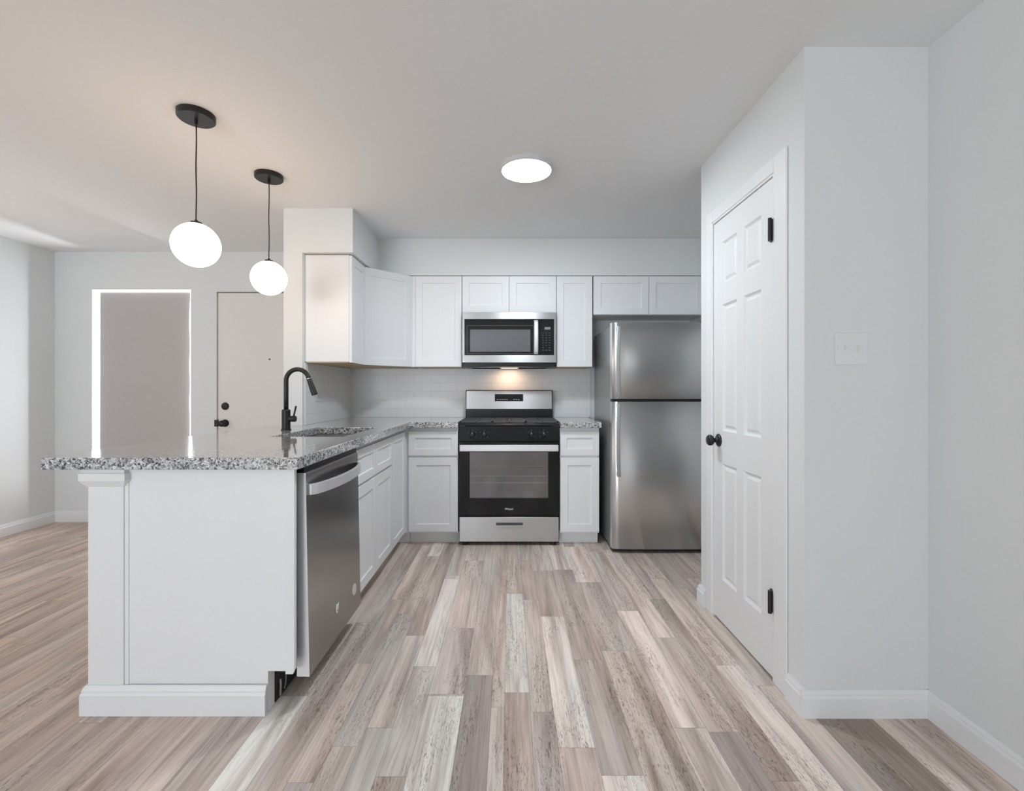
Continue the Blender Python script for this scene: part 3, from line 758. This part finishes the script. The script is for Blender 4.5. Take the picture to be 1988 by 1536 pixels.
bm = BM(); prism(bm, [(MX0, 1.405), (MX1, 1.405), (MX1 - 0.003, 1.388), (MX1 - 0.02, 1.371), (MX1 - 0.06, 1.366), (0.20, 1.370), (0.0, 1.376), (-0.20, 1.370), (MX0 + 0.06, 1.366), (MX0 + 0.02, 1.371), (MX0 + 0.003, 1.388)], MY + 0.004, MY + 0.05, 'y')
link('vent_grille', bm, M['black'], mw, bevel=0.002)
link('cooktop_lamp', bbox(-0.075, 0.065, 3.98, 4.03, 1.3695, 1.373), M['lamp'], mw)
for sx_ in (-1, 1):
    link('grease_filter', bbox(-0.005 + sx_ * 0.2 - 0.12, -0.005 + sx_ * 0.2 + 0.12, 3.84, 4.05, 1.368, 1.3725), M['steel'], mw)

# ------------------------------------------------------------------ gas range
rg = thing('gas_range', 'freestanding stainless and black gas range between the base cabinets', 'range', (-0.005, 3.8, 0))
RX0, RX1 = -0.388, 0.374; RF = 3.515
link('body', bbox(RX0 + 0.002, RX1 - 0.002, RF + 0.045, 4.09, 0.035, 0.905), M['black'], rg, bevel=0.002)
link('cooktop', bbox(RX0, RX1, RF + 0.035, 4.05, 0.905, 0.918), M['black'], rg, bevel=0.004)
bm = BM(); prism(bm, [(RF + 0.045, 0.792), (RF + 0.004, 0.792), (RF + 0.007, 0.905), (RF + 0.02, 0.912), (RF + 0.045, 0.912)], RX0, RX1, 'x'); link('control_panel', bm, M['black_gloss'], rg, bevel=0.003)
for kx_ in (-0.285, -0.195, -0.003 + 0.165, 0.255):
    bm = BM(); lathe(bm, [(0, -0.030), (0.016, -0.030), (0.018, -0.027), (0.020, -0.006), (0.024, -0.004), (0.024, 0.004)], (kx_, RF + 0.006, 0.848), 'y', 24)
    box(bm, kx_ - 0.004, kx_ + 0.004, RF - 0.030, RF - 0.018, 0.830, 0.866)
    kn = link('knob', bm, M['black'], rg, bevel=0.0008)
    link('pointer_mark', bbox(kx_ - 0.001, kx_ + 0.001, RF - 0.0305, RF - 0.0298, 0.852, 0.865), M['logo'], kn)
for kx_ in (-0.285, -0.195, 0.162, 0.255):
    for a in range(5):
        bm = BM(); t_ = math.radians(-40 + a * 65); box(bm, kx_ + 0.031 * math.cos(t_) - 0.002, kx_ + 0.031 * math.cos(t_) + 0.002, RF + 0.002, RF + 0.0075, 0.848 + 0.031 * math.sin(t_) - 0.001, 0.848 + 0.031 * math.sin(t_) + 0.001); link('dial_mark', bm, M['mark'], rg)
# oven door
od = BM(); wx0, wx1, wz0, wz1 = -0.305, 0.290, 0.362, 0.712
z0, z1 = 0.228, 0.786
box(od, RX0 + 0.002, wx0, RF, RF + 0.04, z0, z1); box(od, wx1, RX1 - 0.002, RF, RF + 0.04, z0, z1); box(od, wx0, wx1, RF, RF + 0.04, z0, wz0); box(od, wx0, wx1, RF, RF + 0.04, wz1, z1)
dr = link('oven_door', od, M['black_gloss'], rg)
link('window_glass', bbox(wx0, wx1, RF + 0.003, RF + 0.006, wz0, wz1), M['pane'], dr)
link('window_backing', bbox(wx0, wx1, RF + 0.040, RF + 0.043, wz0, wz1), M['ovglass_in'], dr)
bm = BM()
for z in (0.475, 0.525, 0.60): tube(bm, [(wx0 + 0.01, RF + 0.030, z), (wx1 - 0.01, RF + 0.030, z)], 0.0025, 8)
for i in range(16): x = wx0 + 0.03 + i * 0.0355; tube(bm, [(x, RF + 0.031, 0.523), (x, RF + 0.037, 0.530)], 0.0018, 6)
link('oven_rack', bm, M['rack'], dr)
link('handle', bbox(RX0 + 0.010, RX1 - 0.010, RF - 0.048, RF - 0.034, 0.722, 0.772), M['handle_steel'], dr, bevel=0.005)
link('handle_bracket', bbox(RX0 + 0.03, RX0 + 0.05, RF - 0.036, RF + 0.002, 0.735, 0.76), M['handle_steel'], dr); link('handle_bracket', bbox(RX1 - 0.05, RX1 - 0.03, RF - 0.036, RF + 0.002, 0.735, 0.76), M['handle_steel'], dr)
cu = bpy.data.curves.new('lettering', 'FONT'); cu.body = 'Whirlpool'; cu.size = 0.021; cu.extrude = 0.0004; cu.align_x = 'CENTER'; cu.align_y = 'CENTER'; cu.shear = 0.15
to = bpy.data.objects.new('tmp_text', cu); COL.objects.link(to); bpy.context.view_layer.update()
me = bpy.data.meshes.new_from_object(to.evaluated_get(bpy.context.evaluated_depsgraph_get())); bpy.data.objects.remove(to)
bm = BM(); bm.from_mesh(me); bmesh.ops.scale(bm, verts=bm.verts, vec=(0.72, 1, 1))
bmesh.ops.rotate(bm, verts=bm.verts, matrix=Matrix.Rotation(math.pi / 2, 3, 'X')); bmesh.ops.translate(bm, verts=bm.verts, vec=(-0.008, RF - 0.0006, 0.280))
link('lettering', bm, M['logo'], dr)
# storage drawer
sd = link('storage_drawer', bbox(RX0 + 0.003, RX1 - 0.003, RF + 0.002, RF + 0.04, 0.030, 0.219), M['steel'], rg, bevel=0.004)
link('drawer_grip', bbox(-0.105, 0.098, RF - 0.001, RF + 0.003, 0.158, 0.176), M['iron'], sd)
link('grip_lip', bbox(-0.106, 0.099, RF - 0.010, RF + 0.003, 0.150, 0.158), M['steel_bright'], sd, bevel=0.002)
for x in (RX0 + 0.045, RX1 - 0.045):
    for y in (RF + 0.06, 4.02):
        bm = BM(); lathe(bm, [(0, 0), (0.022, 0), (0.022, 0.03), (0.012, 0.032), (0.012, 0.04), (0, 0.04)], (x, y - 0.02, 0), 'z', 16); link('foot', bm, M['rubber'], rg)
# backguard
BY = 4.005
bg_ = link('backguard', bbox(RX0 + 0.004, RX1 - 0.004, BY + 0.004, 4.09, 0.915, 1.182), M['black'], rg, bevel=0.006)
bm = BM(); prism(bm, [(BY - 0.006, 1.018), (BY + 0.004, 1.177), (BY + 0.012, 1.177), (BY + 0.012, 1.018)], RX0 + 0.010, RX1 - 0.010, 'x'); link('backguard_panel', bm, M['steel'], bg_, bevel=0.003)
link('clock_display', bbox(-0.131, 0.114, BY - 0.0055, BY + 0.003, 1.087, 1.148), M['black_gloss'], bg_, bevel=0.002)
for i in range(8):
    x = (-0.112 + i * 0.02) if i < 5 else (0.03 + (i - 5) * 0.02)
    link('display_mark', bbox(x, x + 0.012, BY - 0.0060, BY - 0.0054, 1.100, 1.104), M['mark'], bg_)
# burners and grates
for bx, by, br in ((-0.26, 3.70, 0.045), (-0.26, 3.90, 0.038), (0.245, 3.70, 0.05), (0.245, 3.90, 0.038)):
    bm = BM(); lathe(bm, [(0, 0.018), (br * 0.72, 0.018), (br * 0.75, 0.010), (br, 0.009), (br, 0.0), (0, 0.0)], (bx, by, 0.918), 'z', 24); link('burner', bm, M['iron'], rg, smooth=False)
bm = BM(); bv = []
lathe(bm, [(0, 0.018), (0.028, 0.018), (0.03, 0.010), (0.040, 0.009), (0.040, 0), (0, 0)], (0, 0, 0), 'z', 24)
bmesh.ops.scale(bm, verts=bm.verts, vec=(1, 2.0, 1)); bmesh.ops.translate(bm, verts=bm.verts, vec=(-0.007, 3.80, 0.918)); link('burner', bm, M['iron'], rg)
GZ = 0.944
def grate(x0, x1, y0, y1):
    bm = BM(); b = 0.0055; z0, z1 = GZ - 0.014, GZ
    box(bm, x0, x1, y0, y0 + 2 * b, z0, z1); box(bm, x0, x1, y1 - 2 * b, y1, z0, z1); box(bm, x0, x0 + 2 * b, y0, y1, z0, z1); box(bm, x1 - 2 * b, x1, y0, y1, z0, z1)
    ym = (y0 + y1) / 2; xm = (x0 + x1) / 2
    box(bm, x0, x1, ym - b, ym + b, z0, z1)
    for yy in ((y0 + ym) / 2, (y1 + ym) / 2):
        box(bm, x0, xm - 0.025, yy - b, yy + b, z0, z1); box(bm, xm + 0.025, x1, yy - b, yy + b, z0, z1)
        box(bm, xm - b, xm + b, yy - (y1 - y0) / 4, yy - 0.025, z0, z1); box(bm, xm - b, xm + b, yy + 0.025, yy + (y1 - y0) / 4, z0, z1)
    for x in (x0 + b, x1 - b):
        for y in (y0 + b, y1 - b): box(bm, x - b, x + b, y - b, y + b, 0.918, z0)
    return link('grate', bm, M['iron'], rg, bevel=0.002)
grate(RX0 + 0.003, -0.137, 3.58, 3.985); grate(-0.134, 0.120, 3.58, 3.985); grate(0.123, RX1 - 0.003, 3.58, 3.985)

# ------------------------------------------------------------------ refrigerator
fr = thing('refrigerator', 'stainless top-freezer refrigerator in the alcove beside the closet', 'refrigerator', (1.1, 3.75, 0))
FX0, FX1, FF = 0.737, 1.487, 3.345
link('body', bbox(FX0 + 0.004, FX1 - 0.004, FF + 0.072, 4.07, 0.03, 1.655), M['fridge_side'], fr, bevel=0.004)
def bowed_door(name, z0, z1):
    bm = BM(); n = 16; outer = []; r = 0.012
    pts = [(FX0, FF + 0.068)]
    for i in range(n + 1):
        u = i / n; x = FX0 + 0.004 + (FX1 - FX0 - 0.008) * u
        y = FF + 0.010 * (2 * u - 1) ** 2 + (0.008 if i in (0, n) else 0)
        pts.append((x, y))
    pts.append((FX1, FF + 0.068))
    prism(bm, pts, z0, z1)
    o = link(name, bm, M['steel_v'], fr)
    for p in o.data.polygons:
        if abs(p.normal.z) < 0.5 and p.normal.y < -0.5: p.use_smooth = True
    return o
f1 = bowed_door('freezer_door', 1.118, 1.672); f2 = bowed_door('refrigerator_door', 0.032, 1.098)
link('gasket', bbox(FX0 + 0.006, FX1 - 0.006, FF + 0.03, FF + 0.075, 1.0985, 1.1175), M['rubber'], fr)
def fr_handle(z0, z1, parent, up):
    bm = BM(); n = 18; rings = []; xc = FX0 + 0.045
    for i in range(n + 1):
        u = i / n; z = z0 + (z1 - z0) * u
        s = u if up else 1 - u                     # 0 at the end near the split
        off = 0.012 + 0.040 * math.sin(math.pi * min(1, 0.15 + 0.85 * (1 - s)) ) ** 0.8 if False else 0.010 + 0.042 * math.sin(math.pi * (0.08 + 0.84 * u)) ** 0.7
        wd = 0.013
        xo = xc - 0.012 * math.sin(math.pi * u)
        y = FF - off
        rings.append([bm.verts.new(p) for p in ((xo - wd, y + 0.012, z), (xo - wd, y + 0.003, z), (xo - wd + 0.005, y, z), (xo + wd - 0.005, y, z), (xo + wd, y + 0.003, z), (xo + wd, y + 0.012, z))])
    for a, b in zip(rings, rings[1:]):
        for k in range(6): bm.faces.new((a[k], a[(k + 1) % 6], b[(k + 1) % 6], b[k]))
    bm.faces.new(rings[0]); bm.faces.new(rings[-1][::-1])
    box(bm, xc - 0.010, xc + 0.010, FF - 0.018, FF + 0.012, z0 + 0.002, z0 + 0.03); box(bm, xc - 0.010, xc + 0.010, FF - 0.018, FF + 0.012, z1 - 0.03, z1 - 0.002)
    return link('handle', bm, M['fridge_handle'], parent, bevel=0.001)
fr_handle(1.135, 1.640, f1, True); fr_handle(0.560, 1.085, f2, False)
link('kick_grille', bbox(FX0 + 0.012, FX1 - 0.012, FF + 0.05, FF + 0.075, 0.004, 0.030), M['rubber'], fr)
for x in (FX0 + 0.03, FX1 - 0.03):
    for y in (FF + 0.10, 4.02):
        bm = BM(); lathe(bm, [(0, 0), (0.018, 0), (0.018, 0.03), (0, 0.03)], (x, y, 0), 'z', 14); link('foot', bm, M['rubber'], fr)
bm = BM(); box(bm, FX1 - 0.10, FX1 - 0.02, FF + 0.02, FF + 0.11, 1.672, 1.684); link('hinge_cover', bm, M['fridge_side'], fr)

# ------------------------------------------------------------------ lights on the ceiling
cl = thing('ceiling_light', 'round flush white LED light on the kitchen ceiling', 'ceiling light', (0.092, 2.585, H))
bm = BM(); lathe(bm, [(0, 0), (0.146, 0), (0.146, -0.020), (0.142, -0.024), (0.137, -0.024), (0.137, -0.020), (0, -0.020)], (0.092, 2.585, H), 'z', 64); o = link('housing', bm, M['ledrim'], cl, bevel=0)
bm = BM(); lathe(bm, [(0.1365, -0.0205), (0.1365, -0.0235), (0.12, -0.026), (0, -0.027)], (0.092, 2.585, H), 'z', 64); link('diffuser', bm, M['led'], cl, smooth=True)
def pendant(x, y, zg, label):
    p = thing('pendant_light', label, 'pendant light', (x, y, H), 'globe pendants over the peninsula')
    bm = BM(); lathe(bm, [(0, 0), (0.076, 0), (0.076, -0.022), (0.072, -0.026), (0, -0.026)], (x, y, H), 'z', 48); link('canopy', bm, M['black_matte'], p)
    bm = BM(); lathe(bm, [(0, -0.026), (0.007, -0.026), (0.007, -0.048), (0.004, -0.050), (0, -0.050)], (x, y, H), 'z', 16); link('cord_grip', bm, M['black_matte'], p)
    r = 0.097; top = zg + r
    pts = [(x + 0.0012 * math.sin(i * 0.9), y, H - 0.045 + (top + 0.012 - H + 0.045) * i / 12) for i in range(13)]
    bm = BM(); tube(bm, pts, 0.0028, 8); link('cord', bm, M['black_matte'], p, smooth=True)
    bm = BM(); lathe(bm, [(0, 0.016), (0.006, 0.016), (0.008, 0.008), (0.022, 0.006), (0.024, -0.006), (0, -0.006)], (x, y, top), 'z', 24); link('cap', bm, M['black_matte'], p)
    bm = BM(); bmesh.ops.create_uvsphere(bm, u_segments=48, v_segments=32, radius=r); bmesh.ops.translate(bm, verts=bm.verts, vec=(x, y, zg)); link('globe', bm, M['globe'], p, smooth=True)
pendant(-1.413, 2.088, 1.834, 'white globe pendant nearer the camera, larger in view')
pendant(-1.393, 2.680, 1.828, 'white globe pendant farther back, above the faucet side')
area_light('cooktop_lamp_light', (-0.005, 4.0, 1.366), (0, 0, 0), 0.14, 0.05, 0.5, (1.0, 0.64, 0.40))

# parts were modelled in world coordinates: fix each child's parent inverse now
bpy.context.view_layer.update()
def fix(o):
    for ch in o.children:
        ch.matrix_parent_inverse = o.matrix_world.inverted() if o.type == 'EMPTY' else Matrix.Identity(4)
        fix(ch)
for o in [o for o in SC.objects if o.parent is None]: fix(o)
